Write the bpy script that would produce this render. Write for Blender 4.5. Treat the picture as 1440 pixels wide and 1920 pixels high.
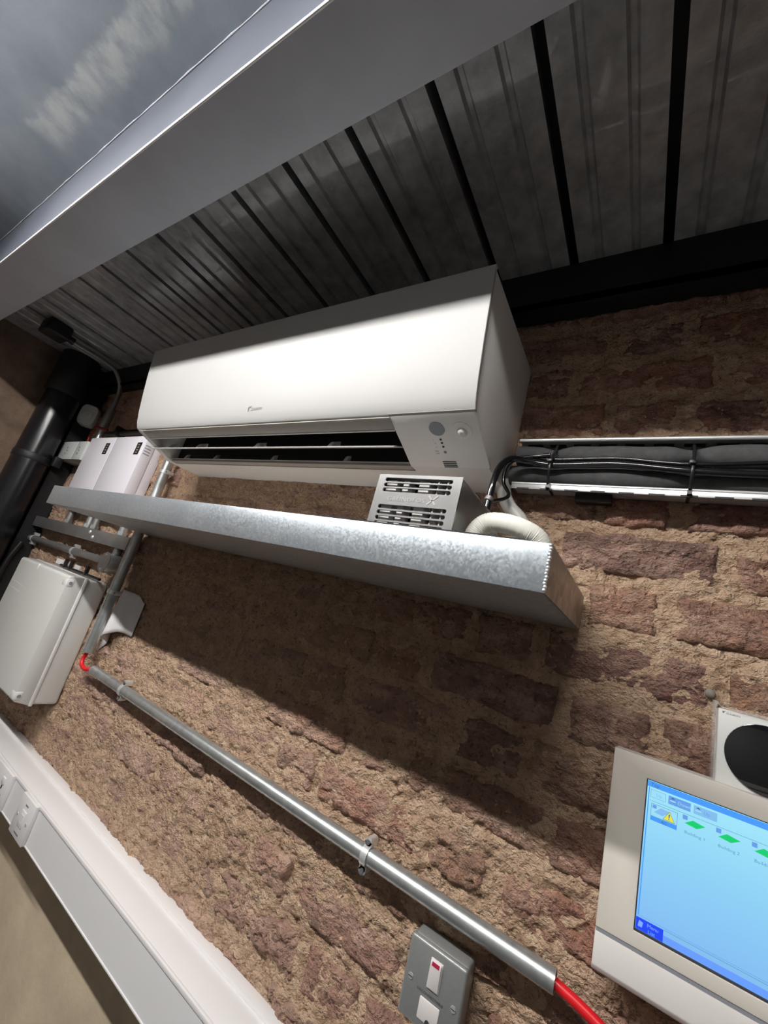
import bpy, bmesh, math, random
import numpy as np
from mathutils import Matrix, Vector

SC = bpy.context.scene
for o in list(bpy.data.objects):
    bpy.data.objects.remove(o, do_unlink=True)
COL = SC.collection

# ------------------------------------------------------------------ camera
cam_d = bpy.data.cameras.new('camera')
cam = bpy.data.objects.new('camera', cam_d)
COL.objects.link(cam)
RIGHT = Vector((0.82932503, 0.4954081, 0.2584392))
DOWN = Vector((0.0813347, 0.35056181, -0.93300112))
FWD = Vector((-0.55281522, 0.79478125, 0.25043581))
M3 = Matrix((RIGHT, -DOWN, -FWD)).transposed()
cam.matrix_world = Matrix.Translation((0, -0.72, 0)) @ M3.to_4x4()
cam_d.sensor_fit = 'HORIZONTAL'
cam_d.sensor_width = 36.0
cam_d.lens = 774.54 / 1440 * 36
cam_d.clip_start = 0.01
cam_d.clip_end = 50
SC.camera = cam

# ------------------------------------------------------------------ world and exposure
w = bpy.data.worlds.new('world')
SC.world = w
w.use_nodes = True
w.node_tree.nodes['Background'].inputs[0].default_value = (0.6, 0.65, 0.75, 1)
w.node_tree.nodes['Background'].inputs[1].default_value = 0.03
LAMP = 212.0            # radiance of the batten diffusers
SC.view_settings.view_transform = 'Standard'
SC.view_settings.look = 'None'
SC.view_settings.exposure = 0.0
SC.view_settings.gamma = 1.0
SC.view_settings.use_curve_mapping = False


# ------------------------------------------------------------------ materials
def nodes(name):
    m = bpy.data.materials.new(name)
    m.use_nodes = True
    nt = m.node_tree
    b = nt.nodes['Principled BSDF']
    return m, nt, b


def noise_node(nt, scale, detail=4, rough=0.6, coord='Position', stretch=None):
    if coord == 'Position':
        src = nt.nodes.new('ShaderNodeNewGeometry').outputs['Position']
    else:
        src = nt.nodes.new('ShaderNodeTexCoord').outputs['Object']
    if stretch:
        mp = nt.nodes.new('ShaderNodeMapping')
        mp.inputs['Scale'].default_value = stretch
        nt.links.new(src, mp.inputs['Vector'])
        src = mp.outputs['Vector']
    n = nt.nodes.new('ShaderNodeTexNoise')
    n.inputs['Scale'].default_value = scale
    n.inputs['Detail'].default_value = detail
    n.inputs['Roughness'].default_value = rough
    nt.links.new(src, n.inputs['Vector'])
    return n.outputs['Fac']


def ramp(nt, fac, stops):
    r = nt.nodes.new('ShaderNodeValToRGB')
    e = r.color_ramp.elements
    while len(e) < len(stops):
        e.new(0.5)
    for i, (p, c) in enumerate(stops):
        e[i].position = p
        e[i].color = tuple(c) + (1,) if len(c) == 3 else c
    nt.links.new(fac, r.inputs['Fac'])
    return r.outputs['Color']


def mix(nt, fac, a, b, mode='MIX'):
    x = nt.nodes.new('ShaderNodeMix')
    x.data_type = 'RGBA'
    x.blend_type = mode
    for s, v in ((x.inputs[0], fac), (x.inputs[6], a), (x.inputs[7], b)):
        if isinstance(v, (int, float)):
            s.default_value = v
        elif isinstance(v, tuple):
            s.default_value = v if len(v) == 4 else v + (1,)
        else:
            nt.links.new(v, s)
    return x.outputs[2]


def bump(nt, b, h, strength, dist=0.002):
    n = nt.nodes.new('ShaderNodeBump')
    n.inputs['Strength'].default_value = strength
    n.inputs['Distance'].default_value = dist
    nt.links.new(h, n.inputs['Height'])
    nt.links.new(n.outputs['Normal'], b.inputs['Normal'])


def simple(name, col, rough=0.5, metal=0.0, var=0.08, vscale=12, bscale=0, bstr=0.1, bdist=0.001, spec=None, coat=0):
    m, nt, b = nodes(name)
    c2 = tuple(max(0, c * (1 - var)) for c in col)
    c3 = tuple(min(1, c * (1 + var)) for c in col)
    f = noise_node(nt, vscale, 4)
    nt.links.new(ramp(nt, f, [(0.3, c2), (0.7, c3)]), b.inputs['Base Color'])
    b.inputs['Roughness'].default_value = rough
    b.inputs['Metallic'].default_value = metal
    if spec is not None:
        b.inputs['Specular IOR Level'].default_value = spec
    if coat:
        b.inputs['Coat Weight'].default_value = coat
    if bscale:
        bump(nt, b, noise_node(nt, bscale, 3), bstr, bdist)
    return m


def emit(name, col, s):
    m, nt, b = nodes(name)
    b.inputs['Base Color'].default_value = (0.02, 0.02, 0.02, 1)
    b.inputs['Roughness'].default_value = 0.35
    b.inputs['Emission Color'].default_value = col + (1,)
    b.inputs['Emission Strength'].default_value = s
    return m


def galv(name, a, c, rough=0.4, metal=0.7, scale=140):
    m, nt, b = nodes(name)
    v = nt.nodes.new('ShaderNodeTexVoronoi')
    v.inputs['Scale'].default_value = scale
    g = nt.nodes.new('ShaderNodeNewGeometry')
    nt.links.new(g.outputs['Position'], v.inputs['Vector'])
    sep = nt.nodes.new('ShaderNodeSeparateColor')
    nt.links.new(v.outputs['Color'], sep.inputs[0])
    cell = ramp(nt, sep.outputs[0], [(0.0, a), (1.0, c)])
    cloud = ramp(nt, noise_node(nt, 9, 5), [(0.3, (0.85, 0.86, 0.88)), (0.7, (1, 1, 1))])
    nt.links.new(mix(nt, 1.0, cell, cloud, 'MULTIPLY'), b.inputs['Base Color'])
    b.inputs['Metallic'].default_value = metal
    rr = nt.nodes.new('ShaderNodeMapRange')
    rr.inputs['To Min'].default_value = rough - 0.08
    rr.inputs['To Max'].default_value = rough + 0.1
    nt.links.new(sep.outputs[1], rr.inputs['Value'])
    nt.links.new(rr.outputs[0], b.inputs['Roughness'])
    return m


def stone_height(nt):
    """fine crags: stretched ridges plus grit, shared by brick and mortar"""
    def node(op, x, y):
        n = nt.nodes.new('ShaderNodeMath')
        n.operation = op
        for i, v in enumerate((x, y)):
            if isinstance(v, (int, float)):
                n.inputs[i].default_value = v
            elif v is not None:
                nt.links.new(v, n.inputs[i])
        return n.outputs[0]
    crag = node('ABSOLUTE', node('SUBTRACT', noise_node(nt, 48, 6, 0.62, stretch=(1, 1, 1.5)), 0.5), None)
    lump = noise_node(nt, 75, 5, 0.6)
    grit = noise_node(nt, 320, 2, 0.5)
    return node('ADD', node('MULTIPLY', crag, -2.2), node('ADD', node('MULTIPLY', lump, 1.6), node('MULTIPLY', grit, 0.28)))


def brick_material():
    m, nt, b = nodes('weathered_brick')
    oi = nt.nodes.new('ShaderNodeObjectInfo')
    base = ramp(nt, oi.outputs['Random'], [(0.0, (0.24, 0.135, 0.105)), (0.2, (0.38, 0.20, 0.14)), (0.38, (0.19, 0.115, 0.108)),
                                           (0.55, (0.40, 0.17, 0.12)), (0.75, (0.34, 0.21, 0.14)), (0.9, (0.46, 0.21, 0.15)), (1.0, (0.15, 0.105, 0.108))])
    blot = ramp(nt, noise_node(nt, 30, 6, 0.7), [(0.30, (0.5, 0.46, 0.46)), (0.5, (1, 1, 1)), (0.72, (1.5, 1.4, 1.25))])
    c = mix(nt, 1.0, base, blot, 'MULTIPLY')
    # lime wash and mortar smeared over the faces, heavier towards the low-x end of the wall
    sm = nt.nodes.new('ShaderNodeMapRange')
    sm.inputs['From Min'].default_value = 0.46
    sm.inputs['From Max'].default_value = 0.64
    nt.links.new(noise_node(nt, 18, 8, 0.72, stretch=(0.7, 1, 1.3)), sm.inputs['Value'])
    g = nt.nodes.new('ShaderNodeNewGeometry')
    sx = nt.nodes.new('ShaderNodeSeparateXYZ')
    nt.links.new(g.outputs['Position'], sx.inputs[0])
    d = nt.nodes.new('ShaderNodeMapRange')
    d.inputs['From Min'].default_value = 0.10
    d.inputs['From Max'].default_value = -0.70
    d.inputs['To Min'].default_value = 0.02
    d.inputs['To Max'].default_value = 0.55
    nt.links.new(sx.outputs['X'], d.inputs['Value'])
    mm = nt.nodes.new('ShaderNodeMath')
    mm.operation = 'MULTIPLY_ADD'
    mm.inputs[1].default_value = 0.55
    nt.links.new(sm.outputs[0], mm.inputs[0])
    nt.links.new(d.outputs[0], mm.inputs[2])
    mm.use_clamp = True
    c = mix(nt, mm.outputs[0], c, (0.78, 0.53, 0.405, 1))
    dk = ramp(nt, noise_node(nt, 110, 4, 0.7), [(0.34, (0.55, 0.5, 0.5)), (0.44, (1.08, 1.08, 1.08))])
    c = mix(nt, 1.0, c, dk, 'MULTIPLY')
    fl = ramp(nt, noise_node(nt, 150, 2, 0.5), [(0.68, (0, 0, 0)), (0.73, (1, 1, 1))])
    c = mix(nt, fl, c, (0.58, 0.46, 0.36, 1))
    nt.links.new(c, b.inputs['Base Color'])
    b.inputs['Roughness'].default_value = 0.8
    b.inputs['Specular IOR Level'].default_value = 0.35
    bump(nt, b, stone_height(nt), 1.0, 0.015)
    return m


def mortar_material():
    m, nt, b = nodes('sandy_mortar')
    c = ramp(nt, noise_node(nt, 34, 7, 0.72), [(0.28, (0.45, 0.29, 0.19)), (0.45, (0.70, 0.475, 0.325)), (0.58, (0.80, 0.575, 0.405)), (0.74, (0.90, 0.72, 0.53))])
    dk = ramp(nt, noise_node(nt, 120, 4, 0.7), [(0.34, (0.55, 0.5, 0.47)), (0.44, (1.05, 1.05, 1.05)), (0.68, (1, 1, 1)), (0.76, (1.35, 1.3, 1.2))])
    c = mix(nt, 1.0, c, dk, 'MULTIPLY')
    nt.links.new(c, b.inputs['Base Color'])
    b.inputs['Roughness'].default_value = 0.9
    b.inputs['Specular IOR Level'].default_value = 0.25
    bump(nt, b, stone_height(nt), 1.0, 0.015)
    return m


def ceiling_material():
    """painted board with one long paler streak running along it"""
    m, nt, b = nodes('painted_ceiling')
    g = nt.nodes.new('ShaderNodeNewGeometry')
    s = nt.nodes.new('ShaderNodeSeparateXYZ')
    nt.links.new(g.outputs['Position'], s.inputs[0])

    def math_(op, a, c=None, clamp=False):
        n = nt.nodes.new('ShaderNodeMath')
        n.operation = op
        n.use_clamp = clamp
        for i, v in enumerate((a, c)):
            if v is None:
                continue
            if isinstance(v, (int, float)):
                n.inputs[i].default_value = v
            else:
                nt.links.new(v, n.inputs[i])
        return n.outputs[0]

    def mr(v, a, c):
        n = nt.nodes.new('ShaderNodeMapRange')
        n.interpolation_type = 'SMOOTHSTEP'
        n.inputs['From Min'].default_value = a
        n.inputs['From Max'].default_value = c
        nt.links.new(v, n.inputs['Value'])
        return n.outputs[0]
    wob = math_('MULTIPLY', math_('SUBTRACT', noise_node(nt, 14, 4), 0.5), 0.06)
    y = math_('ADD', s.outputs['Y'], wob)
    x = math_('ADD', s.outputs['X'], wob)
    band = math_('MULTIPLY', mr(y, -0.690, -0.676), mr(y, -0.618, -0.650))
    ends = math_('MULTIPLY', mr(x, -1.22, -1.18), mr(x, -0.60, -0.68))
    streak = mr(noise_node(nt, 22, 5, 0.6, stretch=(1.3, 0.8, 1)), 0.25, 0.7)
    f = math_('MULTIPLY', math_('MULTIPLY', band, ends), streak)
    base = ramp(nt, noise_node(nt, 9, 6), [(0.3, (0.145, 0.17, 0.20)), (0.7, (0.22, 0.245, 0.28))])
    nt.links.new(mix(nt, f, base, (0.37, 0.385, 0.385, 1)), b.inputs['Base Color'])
    b.inputs['Roughness'].default_value = 0.38
    bump(nt, b, noise_node(nt, 300, 3), 0.15, 0.001)
    return m


M = dict(
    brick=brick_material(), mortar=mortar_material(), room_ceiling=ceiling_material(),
    plaster=simple('tan_plaster', (0.70, 0.58, 0.42), 0.7, var=0.18, vscale=5, bscale=60, bstr=0.3, bdist=0.002),
    side_wall=simple('brown_render', (0.20, 0.135, 0.095), 0.85, var=0.3, vscale=14, bscale=70, bstr=0.6, bdist=0.004),
    room=simple('room_paint', (0.25, 0.247, 0.24), 0.8),
    concrete=simple('floor_concrete', (0.035, 0.034, 0.033), 0.75, var=0.2, vscale=4),
    deck=simple('deck_paint', (0.42, 0.435, 0.455), 0.3, var=0.3, vscale=30, bscale=45, bstr=0.5, bdist=0.003, coat=0.8),
    black_steel=simple('black_steel', (0.012, 0.012, 0.014), 0.5, var=0.3, vscale=20, bscale=60, bstr=0.2),
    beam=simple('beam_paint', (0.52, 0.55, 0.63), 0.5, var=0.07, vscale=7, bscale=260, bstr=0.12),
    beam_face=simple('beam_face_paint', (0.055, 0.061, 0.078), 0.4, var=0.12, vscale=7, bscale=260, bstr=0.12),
    bright_edge=simple('painted_edge_highlight', (0.95, 0.95, 0.97), 0.25, metal=0.2, var=0.02),  # near-white colour stands in for lamplight glancing off the flange edge
    filler=simple('white_filler', (0.22, 0.23, 0.26), 0.6, var=0.1, vscale=60),
    ac=simple('ac_white_dimmed', (0.445, 0.443, 0.44), 0.5, var=0.01),  # white plastic darkened to offset lamp glare on the front; other faces stay lighter
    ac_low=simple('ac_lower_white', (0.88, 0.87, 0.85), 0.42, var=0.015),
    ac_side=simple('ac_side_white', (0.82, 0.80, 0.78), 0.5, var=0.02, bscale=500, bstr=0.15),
    taupe=simple('outlet_taupe', (0.40, 0.37, 0.34), 0.5, var=0.04),
    cavity=simple('outlet_black', (0.012, 0.013, 0.013), 0.6, var=0.1),
    vane=simple('dark_green_vane', (0.16, 0.19, 0.175), 0.45, var=0.1),
    grey_lens=simple('blue_grey_lens', (0.30, 0.33, 0.38), 0.25, var=0.03),
    dome=simple('sensor_dome_white', (0.75, 0.75, 0.73), 0.25, var=0.02, coat=0.4),
    print_grey=simple('print_grey', (0.19, 0.19, 0.195), 0.5, var=0.02),
    print_dark=simple('print_dark', (0.05, 0.05, 0.06), 0.5, var=0.02),
    galv=galv('galvanised_sheet', (0.38, 0.42, 0.455), (0.50, 0.54, 0.575), 0.38, 0.75, 420),
    galv_base=galv('galvanised_base', (0.50, 0.50, 0.48), (0.60, 0.60, 0.58), 0.4, 0.4, 200),
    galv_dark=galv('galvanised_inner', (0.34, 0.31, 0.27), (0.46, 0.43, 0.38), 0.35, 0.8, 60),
    conduit=simple('conduit_zinc', (0.55, 0.58, 0.59), 0.34, metal=0.8, var=0.16, vscale=45, bscale=180, bstr=0.06),
    zinc_bright=simple('bright_zinc', (0.78, 0.79, 0.80), 0.3, metal=0.6, var=0.06, vscale=30),
    steel_dull=simple('dull_strut_steel', (0.30, 0.30, 0.30), 0.45, metal=0.7, var=0.15, vscale=15),
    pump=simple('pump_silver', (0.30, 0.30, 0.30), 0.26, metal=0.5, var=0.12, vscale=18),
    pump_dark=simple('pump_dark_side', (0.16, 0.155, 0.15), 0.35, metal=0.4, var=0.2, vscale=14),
    pump_inner=simple('pump_inner_grey', (0.42, 0.40, 0.40), 0.6, var=0.05),
    black=simple('black_plastic', (0.012, 0.012, 0.013), 0.35, var=0.1),
    black_gloss=simple('black_gloss', (0.006, 0.006, 0.008), 0.08, var=0.1, coat=1.0),
    pipe_black=simple('soil_pipe_black', (0.010, 0.010, 0.012), 0.24, var=0.2, vscale=30),
    cable=simple('black_cable', (0.008, 0.008, 0.009), 0.16, var=0.1, coat=0.5),
    foam=simple('black_foam', (0.06, 0.06, 0.062), 0.85, var=0.25, vscale=80, bscale=350, bstr=0.35, bdist=0.001),
    hose=simple('white_mesh_hose', (0.76, 0.75, 0.69), 0.6, var=0.04, vscale=120),
    white_pvc=simple('white_pvc', (0.70, 0.69, 0.66), 0.35, var=0.03),
    lilac=simple('controller_white', (0.74, 0.72, 0.78), 0.4, var=0.015),
    pale_grey=simple('module_pale_grey', (0.60, 0.63, 0.62), 0.4, var=0.02),
    box_grey=simple('enclosure_grey', (0.66, 0.665, 0.645), 0.42, var=0.02, vscale=4),
    box_clear=simple('enclosure_light', (0.80, 0.80, 0.79), 0.3, var=0.02),
    trunk=simple('trunking_white', (0.80, 0.785, 0.79), 0.4, var=0.01),
    trunk_low=simple('trunking_cover', (0.80, 0.80, 0.815), 0.4, var=0.01),
    switch_grey=simple('metalclad_grey', (0.30, 0.31, 0.31), 0.35, metal=0.35, var=0.04, vscale=200, bscale=700, bstr=0.12, coat=0.2),
    switch_white=simple('switch_white', (0.74, 0.70, 0.69), 0.3, var=0.02),
    red_neon=simple('neon_red', (0.42, 0.02, 0.06), 0.25, var=0.1),
    bezel=simple('controller_bezel', (0.74, 0.695, 0.63), 0.4, var=0.012),
    bezel_low=simple('controller_base_white', (0.76, 0.73, 0.71), 0.4, var=0.012),
    seam=simple('seam_grey', (0.28, 0.29, 0.33), 0.4, var=0.03),
    thermo=simple('thermostat_white', (0.72, 0.73, 0.71), 0.35, var=0.01),
    red=simple('red_cable_sheath', (0.72, 0.012, 0.02), 0.35, var=0.08, vscale=60),
    dark_red=simple('dark_red_wire', (0.22, 0.01, 0.01), 0.5, var=0.1),
    paper=simple('white_paper', (0.72, 0.70, 0.71), 0.7, var=0.03),
    yellow=simple('pale_yellow_tape', (0.62, 0.48, 0.28), 0.6, var=0.1),
    stone=simple('grey_pebble', (0.22, 0.20, 0.17), 0.8, var=0.2, vscale=90),
    bulb=emit('lit_diffuser', (1.0, 0.975, 0.94), LAMP),
    bulb2=emit('lit_diffuser_dim', (1.0, 0.95, 0.9), LAMP * 0.07),
    scr_bg=emit('screen_blue_pane', (0.26, 0.66, 0.98), 0.95),
    scr_title=emit('screen_title_blue', (0.06, 0.32, 0.95), 1.0),
    scr_pale=emit('screen_pale', (0.33, 0.72, 0.95), 1.0),
    scr_btn=emit('screen_button_blue', (0.13, 0.33, 0.80), 1.0),
    scr_btn_off=emit('screen_button_grey', (0.22, 0.50, 0.85), 1.0),
    scr_line=emit('screen_line', (0.10, 0.30, 0.50), 1.0),
    scr_text=emit('screen_text', (0.04, 0.12, 0.25), 1.0),
    scr_green=emit('screen_green', (0.0, 0.62, 0.16), 1.0),
    scr_yellow=emit('screen_yellow', (0.80, 0.78, 0.06), 1.0),
    scr_white=emit('screen_light_text', (0.20, 0.40, 1.0), 1.0),
    scr_menu=emit('screen_menu_blue', (0.005, 0.055, 0.90), 1.0),
    scr_foot=emit('screen_foot_blue', (0.13, 0.33, 0.98), 1.0),
)


def clear_film():
    m, nt, b = nodes('clear_film')
    b.inputs['Base Color'].default_value = (1, 1, 1, 1)
    b.inputs['Roughness'].default_value = 0.12
    b.inputs['Alpha'].default_value = 0.26
    bump(nt, b, noise_node(nt, 90, 3), 0.9, 0.004)
    return m


M['film'] = clear_film()

# screen background runs from pale cyan (top) to a deeper blue (foot), as displayed
_nt = M['scr_bg'].node_tree
_g = _nt.nodes.new('ShaderNodeNewGeometry')
_s = _nt.nodes.new('ShaderNodeSeparateXYZ')
_nt.links.new(_g.outputs['Position'], _s.inputs[0])
_r = _nt.nodes.new('ShaderNodeMapRange')
_r.inputs['From Min'].default_value = -0.25
_r.inputs['From Max'].default_value = -0.10
_nt.links.new(_s.outputs['Z'], _r.inputs['Value'])
_nt.links.new(ramp(_nt, _r.outputs[0], [(0.0, (0.22, 0.50, 0.92)), (0.55, (0.28, 0.66, 0.96)), (1.0, (0.36, 0.82, 1.0))]),
              _nt.nodes['Principled BSDF'].inputs['Emission Color'])


# ------------------------------------------------------------------ mesh helpers
class MB:
    def __init__(self):
        self.v = []
        self.f = []

    def add(self, vs, fs):
        n = len(self.v)
        self.v += [tuple(p) for p in vs]
        self.f += [tuple(i + n for i in f) for f in fs]
        return self

    def box(self, x0, x1, y0, y1, z0, z1):
        x0, x1 = min(x0, x1), max(x0, x1)
        y0, y1 = min(y0, y1), max(y0, y1)
        z0, z1 = min(z0, z1), max(z0, z1)
        return self.add([(x, y, z) for z in (z0, z1) for y in (y0, y1) for x in (x0, x1)],
                        [(0, 2, 3, 1), (4, 5, 7, 6), (0, 1, 5, 4), (2, 6, 7, 3), (0, 4, 6, 2), (1, 3, 7, 5)])

    def prism_x(self, prof, x0, x1):
        n = len(prof)
        vs = [(x0, a, b) for a, b in prof] + [(x1, a, b) for a, b in prof]
        fs = [tuple(range(n)), tuple(range(2 * n - 1, n - 1, -1))]
        fs += [(i, i + n, (i + 1) % n + n, (i + 1) % n) for i in range(n)]
        return self.add(vs, fs)

    def prism_y(self, prof, y0, y1):
        n = len(prof)
        vs = [(a, y0, b) for a, b in prof] + [(a, y1, b) for a, b in prof]
        fs = [tuple(range(n)), tuple(range(2 * n - 1, n - 1, -1))]
        fs += [(i, i + n, (i + 1) % n + n, (i + 1) % n) for i in range(n)]
        return self.add(vs, fs)

    def frame_y(self, outer, inner, y0, y1):
        """a plate with a hole: outer and inner loops of equal length, extruded along y"""
        n = len(outer)
        vs = [(a, y, b) for y in (y0, y1) for a, b in list(outer) + list(inner)]
        fs = []
        for i in range(n):
            j = (i + 1) % n
            fs += [(i, j, n + j, n + i), (2 * n + i, 3 * n + i, 3 * n + j, 2 * n + j),
                   (i, 2 * n + i, 2 * n + j, j), (n + i, n + j, 3 * n + j, 3 * n + i)]
        return self.add(vs, fs)

    def cyl(self, p0, p1, r, n=16, r2=None, hollow=None):
        p0, p1 = Vector(p0), Vector(p1)
        d = (p1 - p0).normalized()
        a = d.orthogonal().normalized()
        b = d.cross(a)
        r2 = r if r2 is None else r2
        ring = lambda c, rr: [c + a * rr * math.cos(2 * math.pi * i / n) + b * rr * math.sin(2 * math.pi * i / n) for i in range(n)]
        if hollow:
            vs = ring(p0, r) + ring(p1, r2) + ring(p0, hollow) + ring(p1, hollow)
            fs = []
            for i in range(n):
                j = (i + 1) % n
                fs += [(i, j, n + j, n + i), (2 * n + i, 3 * n + i, 3 * n + j, 2 * n + j),
                       (i, 2 * n + i, 2 * n + j, j), (n + i, n + j, 3 * n + j, 3 * n + i)]
            return self.add(vs, fs)
        vs = ring(p0, r) + ring(p1, r2)
        fs = [(i, (i + 1) % n, (i + 1) % n + n, i + n) for i in range(n)]
        fs += [tuple(range(n - 1, -1, -1)), tuple(range(n, 2 * n))]
        return self.add(vs, fs)

    def tube(self, path, r, n=10, rf=None, cap=True):
        pts = [Vector(p) for p in path]
        m = len(pts)
        t = [(pts[min(i + 1, m - 1)] - pts[max(i - 1, 0)]).normalized() for i in range(m)]
        a = t[0].orthogonal().normalized()
        vs = []
        for i in range(m):
            a = (a - t[i] * a.dot(t[i])).normalized()
            b = t[i].cross(a)
            rr = rf(i / (m - 1)) * r if rf else r
            vs += [pts[i] + (a * math.cos(2 * math.pi * k / n) + b * math.sin(2 * math.pi * k / n)) * rr for k in range(n)]
        fs = [(i * n + k, i * n + (k + 1) % n, (i + 1) * n + (k + 1) % n, (i + 1) * n + k) for i in range(m - 1) for k in range(n)]
        if cap:
            fs += [tuple(range(n - 1, -1, -1)), tuple(range((m - 1) * n, m * n))]
        return self.add(vs, fs)

    def dome(self, c, axis, r, h, n=20, rings=6):
        c, d = Vector(c), Vector(axis).normalized()
        a = d.orthogonal().normalized()
        b = d.cross(a)
        vs = []
        for k in range(rings):
            th = math.pi / 2 * k / rings
            vs += [c + (a * math.cos(2 * math.pi * i / n) + b * math.sin(2 * math.pi * i / n)) * r * math.cos(th) + d * h * math.sin(th) for i in range(n)]
        vs.append(c + d * h)
        fs = [(k * n + i, k * n + (i + 1) % n, (k + 1) * n + (i + 1) % n, (k + 1) * n + i) for k in range(rings - 1) for i in range(n)]
        fs += [((rings - 1) * n + i, (rings - 1) * n + (i + 1) % n, rings * n) for i in range(n)]
        fs.append(tuple(range(n - 1, -1, -1)))
        return self.add(vs, fs)

    def build(self, name, mat, parent=None, bevel=0, seg=2, smooth=None):
        vs = np.array(self.v, dtype=float)
        if parent is not None:
            org = Vector((0, 0, 0))
            p = parent
            while p is not None:
                org += p.location
                p = p.parent
            oloc = Vector((0, 0, 0))
        else:
            org = Vector(((vs[:, 0].min() + vs[:, 0].max()) / 2, (vs[:, 1].min() + vs[:, 1].max()) / 2, vs[:, 2].min()))
            oloc = org
        me = bpy.data.meshes.new(name)
        bm = bmesh.new()
        bv = [bm.verts.new(Vector(p) - org) for p in self.v]
        for f in self.f:
            try:
                bm.faces.new([bv[i] for i in f])
            except ValueError:
                pass
        bmesh.ops.remove_doubles(bm, verts=bm.verts, dist=1e-6)
        bmesh.ops.recalc_face_normals(bm, faces=bm.faces)
        if bevel:
            ed = [e for e in bm.edges if len(e.link_faces) == 2 and e.calc_face_angle(0) > 0.5]
            bmesh.ops.bevel(bm, geom=ed, offset=bevel, segments=seg, profile=0.5, affect='EDGES', clamp_overlap=True)
        big = [f for f in bm.faces if len(f.verts) > 4]
        if big:
            bmesh.ops.triangulate(bm, faces=big)
        bm.to_mesh(me)
        bm.free()
        me.materials.append(M[mat])
        if smooth or bevel:
            me.shade_smooth()
            me.set_sharp_from_angle(angle=math.radians(smooth or 40))
        o = bpy.data.objects.new(name, me)
        COL.objects.link(o)
        o.location = oloc
        if parent is not None:
            o.parent = parent
        return o


def tag(o, label=None, cat=None, group=None, kind=None):
    for k, v in (('label', label), ('category', cat), ('group', group), ('kind', kind)):
        if v:
            o[k] = v
    return o


def thing(name, label, cat, loc, group=None):
    o = bpy.data.objects.new(name, None)
    o.empty_display_size = 0.02
    COL.objects.link(o)
    o.location = loc
    return tag(o, label, cat, group)


def text(name, s, size, mat, parent, origin, right, up, width=None, shear=0.0, ext=0.0001, align='LEFT'):
    cu = bpy.data.curves.new('text', 'FONT')
    cu.body = s
    cu.size = 1.0
    cu.shear = shear
    cu.align_x = align
    cu.resolution_u = 2
    cu.extrude = 0
    tmp = bpy.data.objects.new('text_tmp', cu)
    COL.objects.link(tmp)
    me = bpy.data.meshes.new_from_object(tmp)
    bpy.data.objects.remove(tmp, do_unlink=True)
    r, u = Vector(right).normalized(), Vector(up).normalized()
    n = len(me.vertices)
    co = np.zeros(n * 3)
    me.vertices.foreach_get('co', co)
    co = co.reshape(-1, 3)
    sx = size
    if width:
        sx = width / max(1e-6, co[:, 0].max() - co[:, 0].min())
    org = Vector((0, 0, 0))
    p = parent
    while p is not None:
        org += p.location
        p = p.parent
    o0 = np.array(Vector(origin) - org)
    P = o0 + np.outer(co[:, 0] * sx, np.array(r)) + np.outer(co[:, 1] * size, np.array(u))
    me.vertices.foreach_set('co', P.ravel())
    me.update()
    me.materials.clear()
    me.materials.append(M[mat])
    me.name = name
    o = bpy.data.objects.new(name, me)
    COL.objects.link(o)
    o.parent = parent
    return o


def smooth_path(ctrl, n=40):
    P = [Vector(p) for p in ctrl]
    P = [2 * P[0] - P[1]] + P + [2 * P[-1] - P[-2]]
    out = []
    segs = len(P) - 3
    for i in range(segs):
        for k in range(n // segs + 1):
            t = k / (n // segs + 1)
            a, b, c, d = P[i:i + 4]
            out.append(0.5 * ((2 * b) + (-a + c) * t + (2 * a - 5 * b + 4 * c - d) * t * t + (-a + 3 * b - 3 * c + d) * t ** 3))
    out.append(P[-2])
    return out


# ------------------------------------------------------------------ noise for stone relief
_rng = np.random.RandomState(7)
_perm = _rng.permutation(4096)
_grad = _rng.uniform(0, 2 * np.pi, 4096)


def perlin(x, z):
    xi, zi = np.floor(x).astype(int), np.floor(z).astype(int)
    xf, zf = x - xi, z - zi
    u, v = xf * xf * xf * (xf * (xf * 6 - 15) + 10), zf * zf * zf * (zf * (zf * 6 - 15) + 10)

    def g(ix, iz, fx, fz):
        h = _grad[_perm[(_perm[ix & 4095] + iz) & 4095]]
        return np.cos(h) * fx + np.sin(h) * fz
    a = g(xi, zi, xf, zf) * (1 - u) + g(xi + 1, zi, xf - 1, zf) * u
    b = g(xi, zi + 1, xf, zf - 1) * (1 - u) + g(xi + 1, zi + 1, xf - 1, zf - 1) * u
    return a * (1 - v) + b * v


def fbm(x, z, freq, octs=4, gain=0.55):
    s, a, t = 0, 1.0, 0
    for k in range(octs):
        s = s + a * perlin(x * freq + 37.1 * k, z * freq + 11.7 * k)
        t += a
        a *= gain
        freq *= 2.03
    return s / t * 1.6


def terrace(h, n):
    q = h * n
    f = np.floor(q)
    r = np.clip((q - f - .38) / .24, 0, 1)
    return (f + r * r * (3 - 2 * r)) / n


def mesh_np(name, V, F, mat):
    me = bpy.data.meshes.new(name)
    me.vertices.add(len(V))
    me.vertices.foreach_set('co', V.astype(np.float32).ravel())
    F = np.asarray(F, dtype=np.int32)
    me.loops.add(F.size)
    me.loops.foreach_set('vertex_index', F.ravel())
    me.polygons.add(len(F))
    me.polygons.foreach_set('loop_start', np.arange(len(F), dtype=np.int32) * 4)
    me.update(calc_edges=True)
    me.validate()
    me.materials.append(M[mat])
    me.shade_smooth()
    return me


def grid_faces(nx, nz, off=0):
    i, j = np.meshgrid(np.arange(nx - 1), np.arange(nz - 1), indexing='ij')
    a = (i * nz + j).ravel() + off
    return np.stack([a, a + nz, a + nz + 1, a + 1], 1)


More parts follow.
